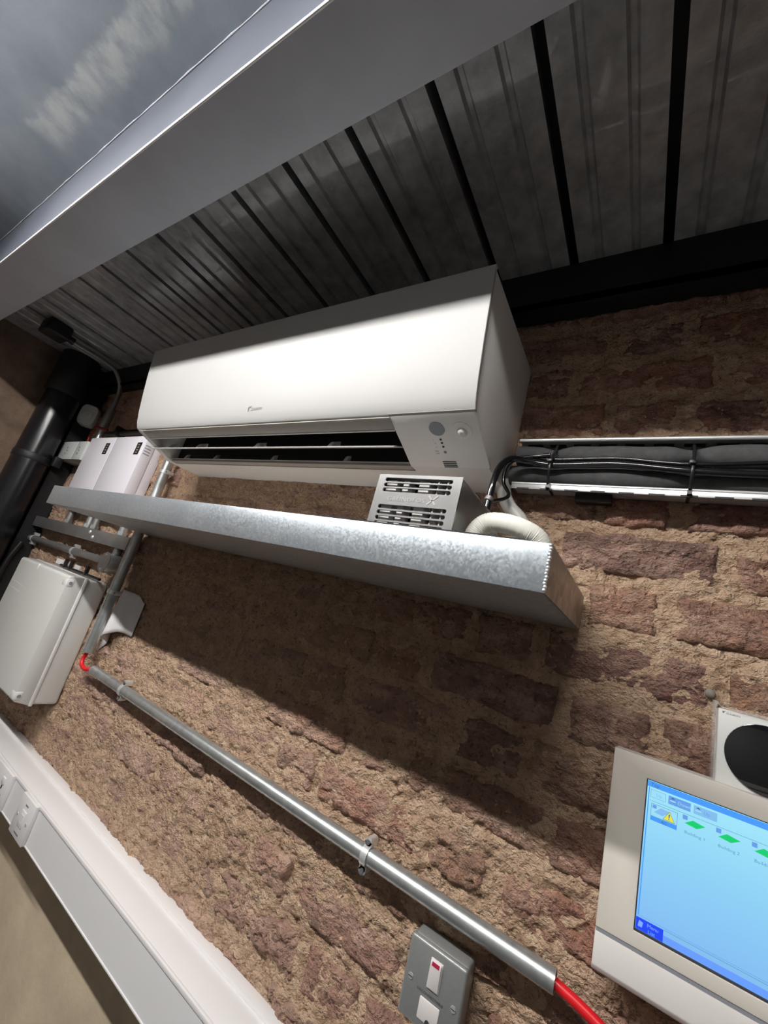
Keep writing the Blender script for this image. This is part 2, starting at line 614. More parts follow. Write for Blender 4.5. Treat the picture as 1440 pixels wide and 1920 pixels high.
# ------------------------------------------------------------------ the setting
XL, XR = -2.27, 1.6           # side walls
YB = -2.3                     # wall behind the photographer
ZF = -1.6                     # floor
ZD = 0.755                    # underside of metal deck
ZC = 0.813                    # painted ceiling beyond the beam
BY0, BY1, BZ = -0.589, -0.482, 0.6125   # beam: room side, wall side, soffit


def structure(mb, name, mat, label, **k):
    return tag(mb.build(name, mat, **k), label, None, None, 'structure')


structure(MB().box(XL - .1, XR + .1, YB - .1, .2, ZF - .1, ZF), 'floor', 'concrete', 'grey concrete floor of the plant room')
structure(MB().box(XL - .12, XL, YB, .16, ZF, 1.0), 'wall_left', 'side_wall', 'brown rendered side wall behind the black soil pipe')
structure(MB().box(XR, XR + .1, YB, .16, ZF, 1.0), 'wall_right', 'room', 'plain painted side wall outside the frame')
structure(MB().box(XL - .1, XR + .1, YB - .1, YB, ZF, 1.0), 'wall_front', 'room', 'plain painted wall behind the camera')
structure(MB().box(XL, XR, -0.003, .10, ZF, -0.70), 'wall_lower', 'plaster', 'tan plastered lower wall beneath the white trunking')
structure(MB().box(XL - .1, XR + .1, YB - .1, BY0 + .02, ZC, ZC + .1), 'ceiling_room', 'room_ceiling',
          'blue-grey painted ceiling with a pale streak beyond the beam')

# back wall: mortar bed in relief, with each brick its own piece
WX0, WX1, WZ0, WZ1 = XL, 0.62, -0.74, 0.70
nx, nz = int((WX1 - WX0) / .0036), int((WZ1 - WZ0) / .0036)
gx, gz = np.meshgrid(np.linspace(WX0, WX1, nx), np.linspace(WZ0, WZ1, nz), indexing='ij')
yy = 0.0012 - 0.0040 * np.clip((-0.15 - gx) / 0.55, 0, 1) + 0.0055 * fbm(gx, gz * 1.3, 20, 5, .80) + 0.0125 * terrace(fbm(gx + 5, gz * 1.5, 17, 4, .62), 4.5) - 0.0055 * np.maximum(0, perlin(gx * 95, gz * 95)) + 0.0095 * fbm(gx, gz, 7, 3) + 0.010 * np.abs(fbm(gx, gz * 1.5, 26, 4, .6)) - 0.002
V = np.stack([gx.ravel(), yy.ravel(), gz.ravel()], 1)
F = grid_faces(nx, nz)
bx = np.array([(x, y, z) for z in (ZF, ZD + .1) for y in (.05, .16) for x in (WX0, XR)])
bf = np.array([(0, 2, 3, 1), (4, 5, 7, 6), (0, 1, 5, 4), (2, 6, 7, 3), (0, 4, 6, 2), (1, 3, 7, 5)]) + len(V)
me = mesh_np('wall_back', np.concatenate([V, bx]), np.concatenate([F, bf]), 'mortar')
wall_back = bpy.data.objects.new('wall_back', me)
COL.objects.link(wall_back)
tag(wall_back, 'old brick wall with crumbling sandy mortar carrying all the equipment', None, None, 'structure')

rnd = random.Random(11)


def make_brick(x0, x1, z0, z1):
    w_, h_ = x1 - x0, z1 - z0
    n1, n2 = max(8, int(w_ / .0033)), max(6, int(h_ / .0033))
    a, b = np.meshgrid(np.linspace(0, 1, n1), np.linspace(0, 1, n2), indexing='ij')
    X, Z = x0 + a * w_, z0 + b * h_
    ox, oz = rnd.uniform(0, 90), rnd.uniform(0, 90)
    X2 = X + 0.006 * fbm(X + ox, Z + oz, 26, 3)
    Z2 = Z + 0.006 * fbm(X + oz, Z + ox, 26, 3)
    e = np.minimum(np.minimum(a, 1 - a) * w_, np.minimum(b, 1 - b) * h_)
    proud = rnd.uniform(-.0045, .0035)
    tx, tz = rnd.uniform(-.03, .03), rnd.uniform(-.07, .07)
    y = -0.0068 - proud + tx * (X - (x0 + x1) / 2) + tz * (Z - (z0 + z1) / 2)
    rough = rnd.uniform(.7, 1.4)
    y = y + rough * (0.0055 * fbm(X + ox, Z * 1.35 + oz, 20, 5, .80) + 0.0105 * terrace(fbm(X + oz, Z * 1.7 + ox, 18, 4, .62), 4.5) + 0.007 * np.abs(fbm(X + oz, Z * 1.7 + ox, 30, 4, .6)))
    y = y + 0.012 * np.clip(1 - e / (0.013 + 0.008 * fbm(X + ox, Z + oz, 18, 2)), 0, 1) ** 1.6
    edge = (a < 1e-9) | (a > 1 - 1e-9) | (b < 1e-9) | (b > 1 - 1e-9)
    y = np.where(edge, 0.030, y)
    c = np.array(((x0 + x1) / 2, 0.0, (z0 + z1) / 2))
    V = np.stack([X2.ravel(), y.ravel(), Z2.ravel()], 1) - c
    me = mesh_np('brick', V, grid_faces(n1, n2), 'brick')
    o = bpy.data.objects.new('brick', me)
    COL.objects.link(o)
    o.location = c
    o.parent = wall_back
    return o


ST, HD, JT = 0.213, 0.100, 0.0125
k = -11
for k in range(-11, 8):
    zc = 0.152 - 0.041 + 0.0822 * k
    z0, z1 = zc - 0.0335, zc + 0.0335
    if z0 < -0.74 or z0 > 0.67:
        continue
    x = -0.087 + (0 if k % 2 == 0 else -0.165) + rnd.uniform(-.012, .012)
    seq = 0
    # walk left to beyond the corner, then fill to the right
    step = ST + HD + 2 * JT
    while x > XL:
        x -= step
    while x < 0.56:
        ln = HD if seq % 2 == 0 else ST
        x0, x1 = max(x, XL + .004), x + ln + rnd.uniform(-.006, .006)
        hidden = (x0 > -1.20 and x1 < -0.26 and z0 > 0.31 and z1 < 0.53)
        if x1 - x0 > .03 and not hidden:
            make_brick(x0, x1, z0 + rnd.uniform(-.003, .003), z1 + rnd.uniform(-.003, .003))
        x += ln + JT
        seq += 1

# metal deck ceiling: dovetail sheets running to the wall
PITCH = 0.1525
ceil = structure(MB().box(XL, XR, BY1 - .02, .05, ZD + .05, ZD + .15), 'ceiling', 'black_steel',
                 'dark dovetail metal deck ceiling above the air conditioner')
gx0 = -0.178 - 14 * PITCH
for i in range(26):
    a = gx0 + i * PITCH
    if a > 0.75:
        break
    xa = max(a, XL - .008)
    prof = []
    if a >= XL - .008:
        prof += [(a + .008, 0)]
        for s in (.0455, .1045):
            prof += [(a + s - .008, 0), (a + s - .004, .006), (a + s + .003, .006), (a + s + .007, 0)]
        prof += [(a + PITCH - .008, 0), (a + PITCH - .016, .052), (a + .016, .052)]
    elif a + PITCH - .03 > XL:
        prof = [(XL, 0), (a + PITCH - .008, 0), (a + PITCH - .016, .052), (XL, .052)]
    if not prof:
        continue
    MB().prism_y([(p, ZD + q) for p, q in prof], BY1 - .004, -0.05).build('deck_sheet', 'deck', ceil)

# painted steel beam
bm_ = thing('steel_beam', 'grey painted steel beam crossing above the air conditioner', 'beam', ((XL + XR) / 2, (BY0 + BY1) / 2, BZ))
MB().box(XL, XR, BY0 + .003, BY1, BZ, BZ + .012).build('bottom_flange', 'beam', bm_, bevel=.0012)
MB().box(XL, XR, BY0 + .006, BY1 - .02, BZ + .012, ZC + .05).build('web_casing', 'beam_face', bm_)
tag(MB().box(XL, XR, BY0, BY0 + .004, BZ + .0004, BZ + .0075).build('flange_edge', 'bright_edge', bm_, bevel=.0018), 'lower edge with its highlight painted on')
tag(MB().tube([(XL + t * (XR - XL), BY0 + .005 + .0003 * math.sin(t * 91), ZC - .0015 + .0002 * math.sin(t * 57)) for t in [q / 160 for q in range(161)]],
              .0015, 8, rf=lambda t: 1 + .5 * math.sin(t * 300) * math.sin(t * 77)).build('sealant_bead', 'filler', bm_, smooth=60), 'white sealant bead')

ch = thing('steel_channel', 'black steel channel under the deck along the top of the wall', 'channel', (-.3, -.03, .666))
MB().box(-2.194, XR, -.06, -.052, .666, ZD).build('web', 'black_steel', ch)
MB().box(-2.194, XR, -.06, -.010, .666, .674).build('lower_flange', 'black_steel', ch)


def batten(label, x0, x1, y, z, bulb):
    t = thing('batten_light', label, 'light', ((x0 + x1) / 2, y, z - .03), 'ceiling battens')
    MB().box(x0, x1, y - .035, y + .035, z + .004, z + .040).build('body', 'trunk', t, bevel=.004)
    for xx in (x0 + .2, x1 - .2):
        MB().cyl((xx, y, z + .03), (xx, y, ZC), .006, 10).build('hanger', 'zinc_bright', t)
    pr = [(y + .016 * math.cos(math.pi * q / 10), z + .003 - .016 * math.sin(math.pi * q / 10)) for q in range(11)]
    MB().prism_x(pr, x0 + .01, x1 - .01).build('diffuser', bulb, t)


batten('lit white batten light hung above the camera', -1.52, 0.05, -0.98, 0.757, 'bulb')
batten('second lit batten light further back in the room', 0.55, 1.45, -1.75, 0.757, 'bulb2')

# ------------------------------------------------------------------ air conditioner
AX0, AX1, ADX = -1.230, -0.236, -0.388
ac = thing('air_conditioner', 'white wall-mounted air conditioner with open louvers', 'air conditioner', ((AX0 + AX1) / 2, -.1, .283))
FRONT = [(-.2685, .5535), (-.2630, .512), (-.2575, .472), (-.2510, .432), (-.2440, .394), (-.2395, .370), (-.2340, .348), (-.2290, .334), (-.2240, .3265)]
inner = [(y + .007, z) for y, z in FRONT]
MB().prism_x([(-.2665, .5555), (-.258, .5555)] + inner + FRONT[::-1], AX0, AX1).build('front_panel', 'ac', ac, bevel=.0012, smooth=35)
SL = [(-.2235, .3245), (-.199, .3145), (-.161, .3005), (-.116, .2825)]
body_top = [(-.004, .5545), (-.2575, .5545)] + [(y + .0075, z) for y, z in FRONT[1:]]
prof_full = [(-.004, .283), (-.116, .2825)] + SL[::-1][1:] + body_top[::-1]
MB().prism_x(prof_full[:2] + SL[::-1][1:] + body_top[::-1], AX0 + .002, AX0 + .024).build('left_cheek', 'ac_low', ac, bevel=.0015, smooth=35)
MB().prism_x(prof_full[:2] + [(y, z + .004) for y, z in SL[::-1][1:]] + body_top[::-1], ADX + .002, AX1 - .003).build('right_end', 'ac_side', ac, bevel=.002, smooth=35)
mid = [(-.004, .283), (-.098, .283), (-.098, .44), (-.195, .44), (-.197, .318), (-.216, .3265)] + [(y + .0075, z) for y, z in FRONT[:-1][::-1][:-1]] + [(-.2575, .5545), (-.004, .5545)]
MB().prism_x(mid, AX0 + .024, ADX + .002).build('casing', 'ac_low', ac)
MB().prism_x([(-.0985, .2835), (-.0985, .44), (-.101, .44), (-.101, .2835)], AX0 + .0245, ADX + .0015).build('outlet_back', 'cavity', ac)
MB().prism_x([(-.098, .425), (-.195, .425), (-.195, .439), (-.098, .439)], AX0 + .0245, ADX + .0015).build('outlet_roof', 'cavity', ac)
MB().prism_x([(-.1945, .325), (-.1925, .325), (-.1925, .43), (-.1945, .43)], AX0 + .0245, ADX + .0015).build('outlet_front', 'cavity', ac)
tag(MB().prism_x([(-.2225, .3225), (-.1985, .3135), (-.1950, .3185), (-.2190, .3275)], AX0 + .026, ADX).build('outlet_trim', 'taupe', ac, bevel=.001), 'beige strip under the front panel')
MB().prism_x([(-.1975, .3125), (-.1955, .3115), (-.1935, .322), (-.1955, .322)], AX0 + .026, ADX).build('outlet_lip', 'ac_low', ac)
tag(MB().prism_x([(-.1175, .2835), (-.1015, .2825), (-.1015, .292), (-.1135, .2935)], AX0 + .026, ADX).build('rear_trim', 'taupe', ac, bevel=.001), 'taupe strip behind the louvers')
# display end, a proud cover over the right third
DSP = [(-.2240, .3250), (-.199, .3145), (-.161, .3005), (-.116, .2825)]
disp = MB().prism_x(DSP + [(-.114, .288), (-.159, .306), (-.197, .320), (-.2215, .3295)], ADX, AX1 - .001).build('display_cover', 'ac_low', ac, bevel=.0014, smooth=35)
MB().prism_x([(-.2265, .3262), (-.2225, .3243), (-.2215, .3256), (-.2255, .3275)], ADX, AX1).build('panel_seam', 'taupe', ac)


def louver(y, z, dy, dz, x0, x1):
    n = math.hypot(dy, dz)
    py, pz = -dz / n * .0014, dy / n * .0014
    prof = [(y - py, z - pz), (y + dy - py, z + dz - pz), (y + dy + py, z + dz + pz), (y + py, z + pz)]
    lv = MB().prism_x(prof, x0, x1).build('louver', 'ac', ac, bevel=.0008)
    for xx in (-1.155, -1.015, -.785, -.56):
        MB().prism_x([(y + dy * .3, z + dz * .3), (y + dy * 1.15, z + dz * 1.1 + .002), (y + dy * 1.1, z + dz + .016), (y + dy * .55, z + dz * .5 + .013)],
                     xx, xx + .011).build('louver_bracket', 'ac_low', lv, bevel=.002)
    return lv


louver(-.181, .2905, .034, .0165, AX0 + .004, ADX - .004)
louver(-.121, .2885, .026, .0125, AX0 + .020, ADX - .004)
# cross-flow grille seen between the louvers
g = MB()
for q in range(7):
    g.cyl((AX0 + .03, -.188 + q * .014, .345 + .010 * q), (ADX - .004, -.188 + q * .014, .345 + .010 * q), .0014, 6)
g.build('grille_bars', 'vane', ac)
for q in range(24):
    xx = AX0 + .045 + q * .0335
    if xx < ADX - .01:
        MB().prism_x([(-.186, .335), (-.178, .331), (-.106, .40), (-.106, .415)], xx, xx + .0016).build('vane', 'vane', ac)

# things on the display slope
sa, sb = Vector((0, -.224, .325)), Vector((0, -.116, .2825))
sdir = (sb - sa).normalized()
snrm = Vector((0, sdir.z, -sdir.y)).normalized()
if snrm.z > 0:
    snrm = -snrm


def on_slope(x, t, off=0.0):
    ys = sa.y + (sb.y - sa.y) * t
    pts = DSP
    for (y0, z0), (y1, z1) in zip(pts[:-1], pts[1:]):
        if y0 <= ys <= y1:
            z = z0 + (z1 - z0) * (ys - y0) / (y1 - y0)
            break
    else:
        z = .2825
    return Vector((x, ys, z)) + snrm * off


c = on_slope(-.308, .255)
tag(MB().cyl(c + snrm * -.003, c + snrm * .0012, .0135, 28).build('sensor_window', 'grey_lens', disp), 'round blue-grey sensor window')
c = on_slope(-.266, .30)
MB().cyl(c - snrm * .004, c + snrm * .0011, .0175, 28, r2=.0165).build('sensor_ring', 'ac_low', disp, smooth=30)
c = on_slope(-.266, .32)
tag(MB().dome(c + snrm * .0006, snrm, .0088, .006).build('presence_sensor', 'dome', disp, smooth=60), 'small round white presence sensor')
for i, t in enumerate((.449, .516, .587)):
    c = on_slope(-.308, t)
    MB().cyl(c - snrm * .001, c + snrm * .0007, .0021, 12).build('indicator', 'black', disp)
c = on_slope(-.308, .689)
MB().cyl(c - snrm * .001, c + snrm * .0007, .0026, 12).build('status_lens', 'print_grey', disp)
for i, (t, s) in enumerate(((.449, 'I'), (.516, 'O'), (.587, 'o-'))):
    text('symbol', s, .0045, 'print_grey', disp, on_slope(-.322, t, .0009) + sdir * .0015, (1, 0, 0), -sdir)
text('lettering', 'ON', .0042, 'print_dark', disp, on_slope(-.326, .672, .0009) + sdir * .0005, (1, 0, 0), -sdir)
text('lettering', 'OFF', .0042, 'print_dark', disp, on_slope(-.326, .718, .0009) + sdir * .0005, (1, 0, 0), -sdir)
for i in range(4):
    a = on_slope(-.319, .875 + .034 * i, .0003)
    b = on_slope(-.294, .875 + .034 * i, .0003)
    MB().box(a.x, b.x, a.y - .0007, a.y + .0007, a.z - .0006, a.z + .002).build('vent_slot', 'cavity', disp)
# emblem and lettering on the front panel
pn = Vector((0, -.9738, -.2275))
pup = Vector((0, -.2275, .9738))
lo = Vector((-.752, -.2348, .3500)) + pn * .0006
lg = MB()
for (a, b) in (([(0, .0085), (.0105, .0105), (.0085, .0075), (.0045, .0068)]), 0),:
    lg.add([lo + Vector((p, 0, 0)) + pup * q for p, q in ((0, .0075), (.0110, .0105), (.0085, .0072), (.0035, .0060), (.0015, -.0020), (.0000, -.0020))],
           [(0, 1, 2, 3), (0, 3, 4, 5)])
lg.build('emblem', 'print_grey', ac)
text('lettering', 'DAIKIN', .0085, 'print_grey', ac, lo + Vector((.0095, 0, 0)), (1, 0, 0), pup, width=.036, shear=.3)

# ------------------------------------------------------------------ drip tray
TX0, TX1, TY, TZ0, TZ1 = -1.372, -0.086, -.296, .067, .118
tr = thing('drip_tray', 'long galvanised steel drip tray fixed below the air conditioner', 'tray', ((TX0 + TX1) / 2, TY / 2, TZ0))
MB().box(TX0, TX1, TY, TY + .0022, TZ0, TZ1).build('front_lip', 'galv', tr, bevel=.0007)
MB().box(TX0 + .001, TX1 - .001, TY + .0023, -.010, TZ0, TZ0 + .002).build('base', 'galv_base', tr)
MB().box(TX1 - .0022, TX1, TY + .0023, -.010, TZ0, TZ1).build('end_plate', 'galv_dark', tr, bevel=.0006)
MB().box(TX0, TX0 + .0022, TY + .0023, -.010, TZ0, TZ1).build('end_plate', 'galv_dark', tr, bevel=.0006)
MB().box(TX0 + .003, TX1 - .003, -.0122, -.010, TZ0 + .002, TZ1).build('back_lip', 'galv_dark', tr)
for i in range(15):
    z = TZ0 + .003 + i * .0033
    MB().dome((TX1 - .0012 + .0005 * math.sin(i * 2.1), TY + .0006, z), (.5, -.85, 0), .0021, .0018, 8, 3).build('weld_bead', 'zinc_bright', tr, smooth=80)

tp = MB()
tp.cyl((-1.285, -.215, TZ0 + .003), (-1.285, -.215, .122), .034, 28, hollow=.024)
tag(tp.build('tape_roll', 'yellow', smooth=40), 'pale yellow tape roll just showing above the drip tray lip', 'tape')

# ------------------------------------------------------------------ condensate pump
px0, px1, py0, py1, pz0, pz1 = -.352, -.2185, -.250, -.070, .0735, .207
tag(MB().box(-.40, -.115, -.2930, -.262, .0692, .1205).build('base_board', 'black'), 'thin black plastic strip behind the tray lip in front of the pump', 'strip')
pu = thing('condensate_pump', 'small silver condensate pump with slotted cover on the drip tray', 'pump', ((px0 + px1) / 2, (py0 + py1) / 2, pz0))
# slotted front cover: rows of through slots
rows = [(.2020, .1960), (.1940, .1880), (.1860, .1800), (.1600, .1540), (.1515, .1455), (.1430, .1370), (.1345, .1285)]
fx0, fx1 = px0 + .012, px1 - .013
cv = MB()
zs = [pz1 - .0005]
edges = [(pz1, rows[0][0])] + [(rows[i][1], rows[i + 1][0]) for i in range(len(rows) - 1)] + [(rows[-1][1], pz0)]
for a, b in edges:
    cv.box(fx0, fx1, py0, py0 + .003, b, a)
cv.box(px0, fx0, py0, py0 + .003, pz0, pz1)
cv.box(fx1, px1, py0, py0 + .003, pz0, pz1)
cvo = cv.build('front_cover', 'pump', pu)
for hi, lo_ in rows:
    for sx, xe in ((1, fx0), (-1, fx1)):
        h = (hi - lo_) / 2
        arc = [(xe + sx * h * (1 - math.sin(math.pi * q / 8)) if True else 0, lo_ + h - h * math.cos(math.pi * q / 8)) for q in range(9)]
        MB().prism_y([(xe - sx * .0004, lo_ - .0002)] + arc + [(xe - sx * .0004, hi + .0002)], py0 + .0002, py0 + .0028).build('slot_end', 'pump', cvo)
MB().box(px0 + .001, px1 - .001, py0 + .003, py1, pz1 - .004, pz1 - .001).build('top_cover', 'pump', pu, bevel=.0008)
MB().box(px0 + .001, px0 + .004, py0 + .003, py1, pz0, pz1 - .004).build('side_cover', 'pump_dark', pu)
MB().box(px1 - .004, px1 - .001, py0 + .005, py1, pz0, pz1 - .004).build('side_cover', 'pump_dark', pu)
MB().box(px1 - .0045, px1 - .0005, py0 + .003, py0 + .005, pz0, pz1 - .004).build('cover_joint', 'black', pu)
MB().box(px0 + .005, px1 - .005, py0 + .030, py1 - .004, pz0, pz1 - .02).build('motor_body', 'cavity', pu)
for a, b in ((px0 + .012, px0 + .030), (px0 + .041, px0 + .050), (px0 + .067, px0 + .083)):
    MB().box(a, b, py0 + .007, py0 + .028, pz0, pz1 - .006).build('inner_rib', 'pump_inner', pu)
for a in (px0 + .097, px0 + .111):
    MB().box(a, a + .002, py0 + .004, py0 + .028, pz0, pz1 - .006).build('inner_fin', 'pump_inner', pu)
for z in (.1835, .1755, .140, .131):
    MB().box(px0 + .051, px0 + .12, py0 + .022, py0 + .028, z, z + .003).build('inner_shelf', 'pump_inner', pu)
text('lettering', 'GRUNDFOS', .0085, 'pump_inner', pu, (px0 + .024, py0 - .0005, .1665), (1, 0, 0), (0, 0, 1), width=.061)
xm = MB()
for (a, b) in (((.0895, .1645), (.1040, .1775)), ((.0900, .1775), (.1020, .1645))):
    d = Vector((b[0] - a[0], 0, b[1] - a[1])).normalized()
    n = Vector((-d.z, 0, d.x)) * .0011
    A, B = Vector((px0 + a[0], py0 - .0006, a[1])), Vector((px0 + b[0], py0 - .0006, b[1]))
    xm.add([A - n, B - n, B + n, A + n], [(0, 1, 2, 3)])
xm.build('emblem', 'pump_inner', pu)

# hose, pipe and cables at the pump
hp = smooth_path([(-.205, -.200, .0760), (-.2085, -.200, .135), (-.196, -.200, .160), (-.172, -.200, .1645), (-.145, -.195, .160), (-.126, -.185, .150), (-.118, -.175, .125), (-.117, -.170, .092)], 150)
tag(MB().tube(hp, .0135, 18, rf=lambda t: 1 + .035 * math.sin(t * 420)).build('drain_hose', 'hose', smooth=70), 'white mesh-covered hose looping into the drip tray beside the pump', 'hose')
tag(MB().tube(smooth_path([(-.2375, -.030, .300), (-.236, -.030, .275), (-.222, -.030, .250), (-.196, -.030, .222), (-.190, -.032, .18), (-.190, -.036, .09)], 30), .0125, 14).build('drain_pipe', 'white_pvc', smooth=60),
    'white plastic drain pipe behind the black cable at the unit corner', 'pipe')
tag(MB().tube(smooth_path([(.60, -.061, .317), (.30, -.061, .319), (.15, -.061, .310), (.036, -.061, .312), (-.06, -.061, .321), (-.155, -.061, .318), (-.195, -.070, .321), (-.216, -.090, .314),
                           (-.225, -.108, .290), (-.2265, -.118, .258), (-.2270, -.120, .225), (-.2275, -.122, .195)], 90), .0056, 12).build('power_cable', 'cable', smooth=70),
    'glossy black cable bending down from the cable tray to the pump', 'cable')
tag(MB().tube(smooth_path([(.60, -.058, .334), (.20, -.058, .331), (.036, -.0585, .3240), (-.06, -.0575, .3325), (-.15, -.0575, .3295), (-.200, -.058, .334), (-.228, -.060, .318), (-.231, -.060, .285), (-.217, -.062, .262),
                           (-.219, -.075, .247), (-.232, -.098, .232), (-.2370, -.113, .214)], 90), .0033, 8).build('control_cable', 'cable', smooth=70),
    'thin black cable looping tightly under the unit corner', 'cable')
tag(MB().cyl((-.2268, -.1195, .2300), (-.2275, -.1215, .2235), .0072, 14).build('cable_gland', 'steel_dull', smooth=40), 'small metal ferrule around the black cable above the pump', 'ferrule')

# ------------------------------------------------------------------ perforated tray with insulated pipes
WT0, WT1 = -.218, .60
ct = thing('cable_tray', 'perforated galvanised cable tray running right from the air conditioner', 'cable tray', ((WT0 + WT1) / 2, -.03, .285))
MB().box(WT0, WT1, -.0105, -.009, .285, .371).build('base', 'zinc_bright', ct)
fl = MB().box(WT0, WT1, -.052, -.009, .3695, .371).build('upper_flange', 'zinc_bright', ct)
MB().cyl((WT0, -.052, .3695), (WT1, -.052, .3695), .0032, 12).build('rolled_edge', 'zinc_bright', fl, smooth=60)
fl2 = MB().box(WT0, WT1, -.052, -.009, .285, .2865).build('lower_flange', 'zinc_bright', ct)
MB().cyl((WT0, -.052, .2865), (WT1, -.052, .2865), .0025, 12).build('rolled_edge', 'zinc_bright', fl2, smooth=60)
MB().box(WT0, WT1, -.0535, -.0522, .2765, .2868).build('front_lip', 'zinc_bright', fl2, bevel=.0004)
for i in range(21):
    x = WT0 + .010 + i * .0385
    MB().box(x, x + .020, -.0540, -.0520, .2755, .2783).build('slot', 'cavity', fl2)
    MB().box(x, x + .026, -.036, -.026, .3690, .3697).build('slot', 'cavity', fl)
ties = (-.157, .033)


def foam_r(x, base):
    r = base * (1 + .04 * math.sin(x * 31 + base * 900) + .03 * math.sin(x * 77))
    for t_ in ties:
        r *= 1 - (.42 if base > .0182 else .20) * math.exp(-((x - t_) / .020) ** 2)
    return r


def foam(label, z, y, r, x0):
    pth = [(x0 + (WT1 - x0) * q / 110, y, z + .0015 * math.sin(q * .21)) for q in range(111)]
    o = MB().tube(pth, 1.0, 20, rf=lambda t: foam_r(x0 + (WT1 - x0) * t, r)).build('insulated_pipe', 'foam', smooth=70)
    tag(o, label, 'pipe', 'insulated pipes in the cable tray')


foam('upper of the two black foam-insulated pipes in the cable tray', .3472, -.033, .0183, -.222)
foam('lower of the two black foam-insulated pipes in the cable tray', .3085, -.033, .0181, -.228)
for x, lb in ((ties[0], 'black cable tie around the pipes nearest the air conditioner'), (ties[1], 'black cable tie around the pipes further right along the tray')):
    t = thing('cable_tie', lb, 'cable tie', (x, -.06, .28), 'cable ties on the tray')
    loop = [(x, -.014, .2838), (x, -.054, .2828), (x, -.0625, .292), (x + .0008, -.0690, .306), (x + .001, -.0690, .318), (x + .0015, -.064, .330), (x + .002, -.055, .345), (x + .002, -.038, .3655), (x + .002, -.014, .367)]
    MB().tube(smooth_path(loop, 40), .0024, 6).build('strap', 'black', t, smooth=60)
    MB().box(x - .004, x + .004, -.0755, -.0685, .318, .324).build('lock', 'black', t, bevel=.001)
    MB().box(x - .003, x + .003, -.060, -.053, .278, .284).build('tail', 'black', t)
tag(MB().box(-.118, -.064, -.030, -.012, .2695, .2835).build('clip_plate', 'black', bevel=.001), 'small black plate under the cable tray', 'plate')
tag(MB().cyl((-.206, -.062, .330), (-.160, -.062, .336), .004, 8).build('wire_stub', 'cable', smooth=60), 'short black wire tucked against the insulation near the unit', 'wire')

# ------------------------------------------------------------------ conduits


def saddle(parent, c, axis, r, wide=.011):
    """distance saddle: strap over the tube with an ear each side"""
    c = Vector(c)
    ax = Vector(axis)
    side = Vector((0, 0, 1)) if abs(ax.x) > .5 else Vector((1, 0, 0))
    out = Vector((0, -1, 0))
    n = 10
    vs = []
    for k in range(n + 1):
        th = math.pi * k / n
        for rr in (r + .0006, r + .0026):
            p = c + (side * math.cos(th) + out * math.sin(th)) * rr
            vs += [p - ax * wide / 2, p + ax * wide / 2]
    fs = []
    for k in range(n):
        a, b = k * 4, k * 4 + 4
        fs += [(a, a + 1, b + 1, b), (a + 2, b + 2, b + 3, a + 3), (a, b, b + 2, a + 2), (a + 1, a + 3, b + 3, b + 1)]
    fs += [(0, 2, 3, 1), (n * 4, n * 4 + 1, n * 4 + 3, n * 4 + 2)]
    st = MB().add(vs, fs).build('saddle', 'zinc_bright', parent, smooth=50)
    for s in (-1, 1):
        e = c + side * s * (r + .007)
        base_y = c.y + .004
        ear = MB()
        ear.cyl((e.x, min(-.006, c.y + r), e.z), (e.x, base_y - .010, e.z), .0062, 14)
        a = c + side * s * (r + .0008)
        lo = Vector((min(a.x, e.x), 0, min(a.z, e.z))) - Vector((abs(ax.x), 0, abs(ax.z))) * .0062
        hi = Vector((max(a.x, e.x), 0, max(a.z, e.z))) + Vector((abs(ax.x), 0, abs(ax.z))) * .0062
        ear.box(lo.x, hi.x, base_y - .010, min(-.006, c.y + r), lo.z, hi.z)
        ear.build('ear', 'zinc_bright', st, smooth=40)
        MB().cyl((e.x, base_y - .010, e.z), (e.x, base_y - .0125, e.z), .0036, 10).build('screw', 'steel_dull', st)
    return st


def conduit(label, p0, p1, r, clips, mat='conduit', group='steel conduits'):
    p0, p1 = Vector(p0), Vector(p1)
    ax = (p1 - p0).normalized()
    t = thing('conduit', label, 'conduit', (p0 + p1) / 2, group)
    MB().cyl(p0, p1, r, 28, hollow=r * .86).build('tube', mat, t, smooth=40)
    for c in clips:
        saddle(t, p0 + (p1 - p0) * c, ax, r)
    return t


HC_Y = -.036
hcl, hcr = -1.302, -.057
conduit('long galvanised conduit running horizontally beneath the drip tray', (hcl, HC_Y, -.3395), (hcr, HC_Y, -.3440), .0125,
        [(-1.122 - hcl) / (hcr - hcl), (-.333 - hcl) / (hcr - hcl)])
conduit('tall vertical galvanised conduit between the grey enclosure and the wall', (-1.364, -.040, .55), (-1.364, -.040, -.306), .0150, [.32, .79])
tag(MB().tube(smooth_path([(-1.364, -.040, -.290), (-1.3665, -.041, -.312), (-1.3685, -.043, -.326), (-1.3600, -.044, -.340), (-1.3380, -.042, -.3465), (-1.315, -.038, -.3425), (-1.27, HC_Y, -.3398)], 30), .0055, 10).build('red_cable', 'red', smooth=70),
    'short red cable linking the vertical and horizontal conduits', 'cable')
tag(MB().tube(smooth_path([(-.09, HC_Y, -.343), (-.057, HC_Y, -.3455), (-.02, -.038, -.352), (.02, -.042, -.362), (.08, -.045, -.380), (.16, -.045, -.40)], 30), .0062, 12).build('red_cable', 'red', smooth=70),
    'red cable leaving the right end of the long conduit', 'cable')

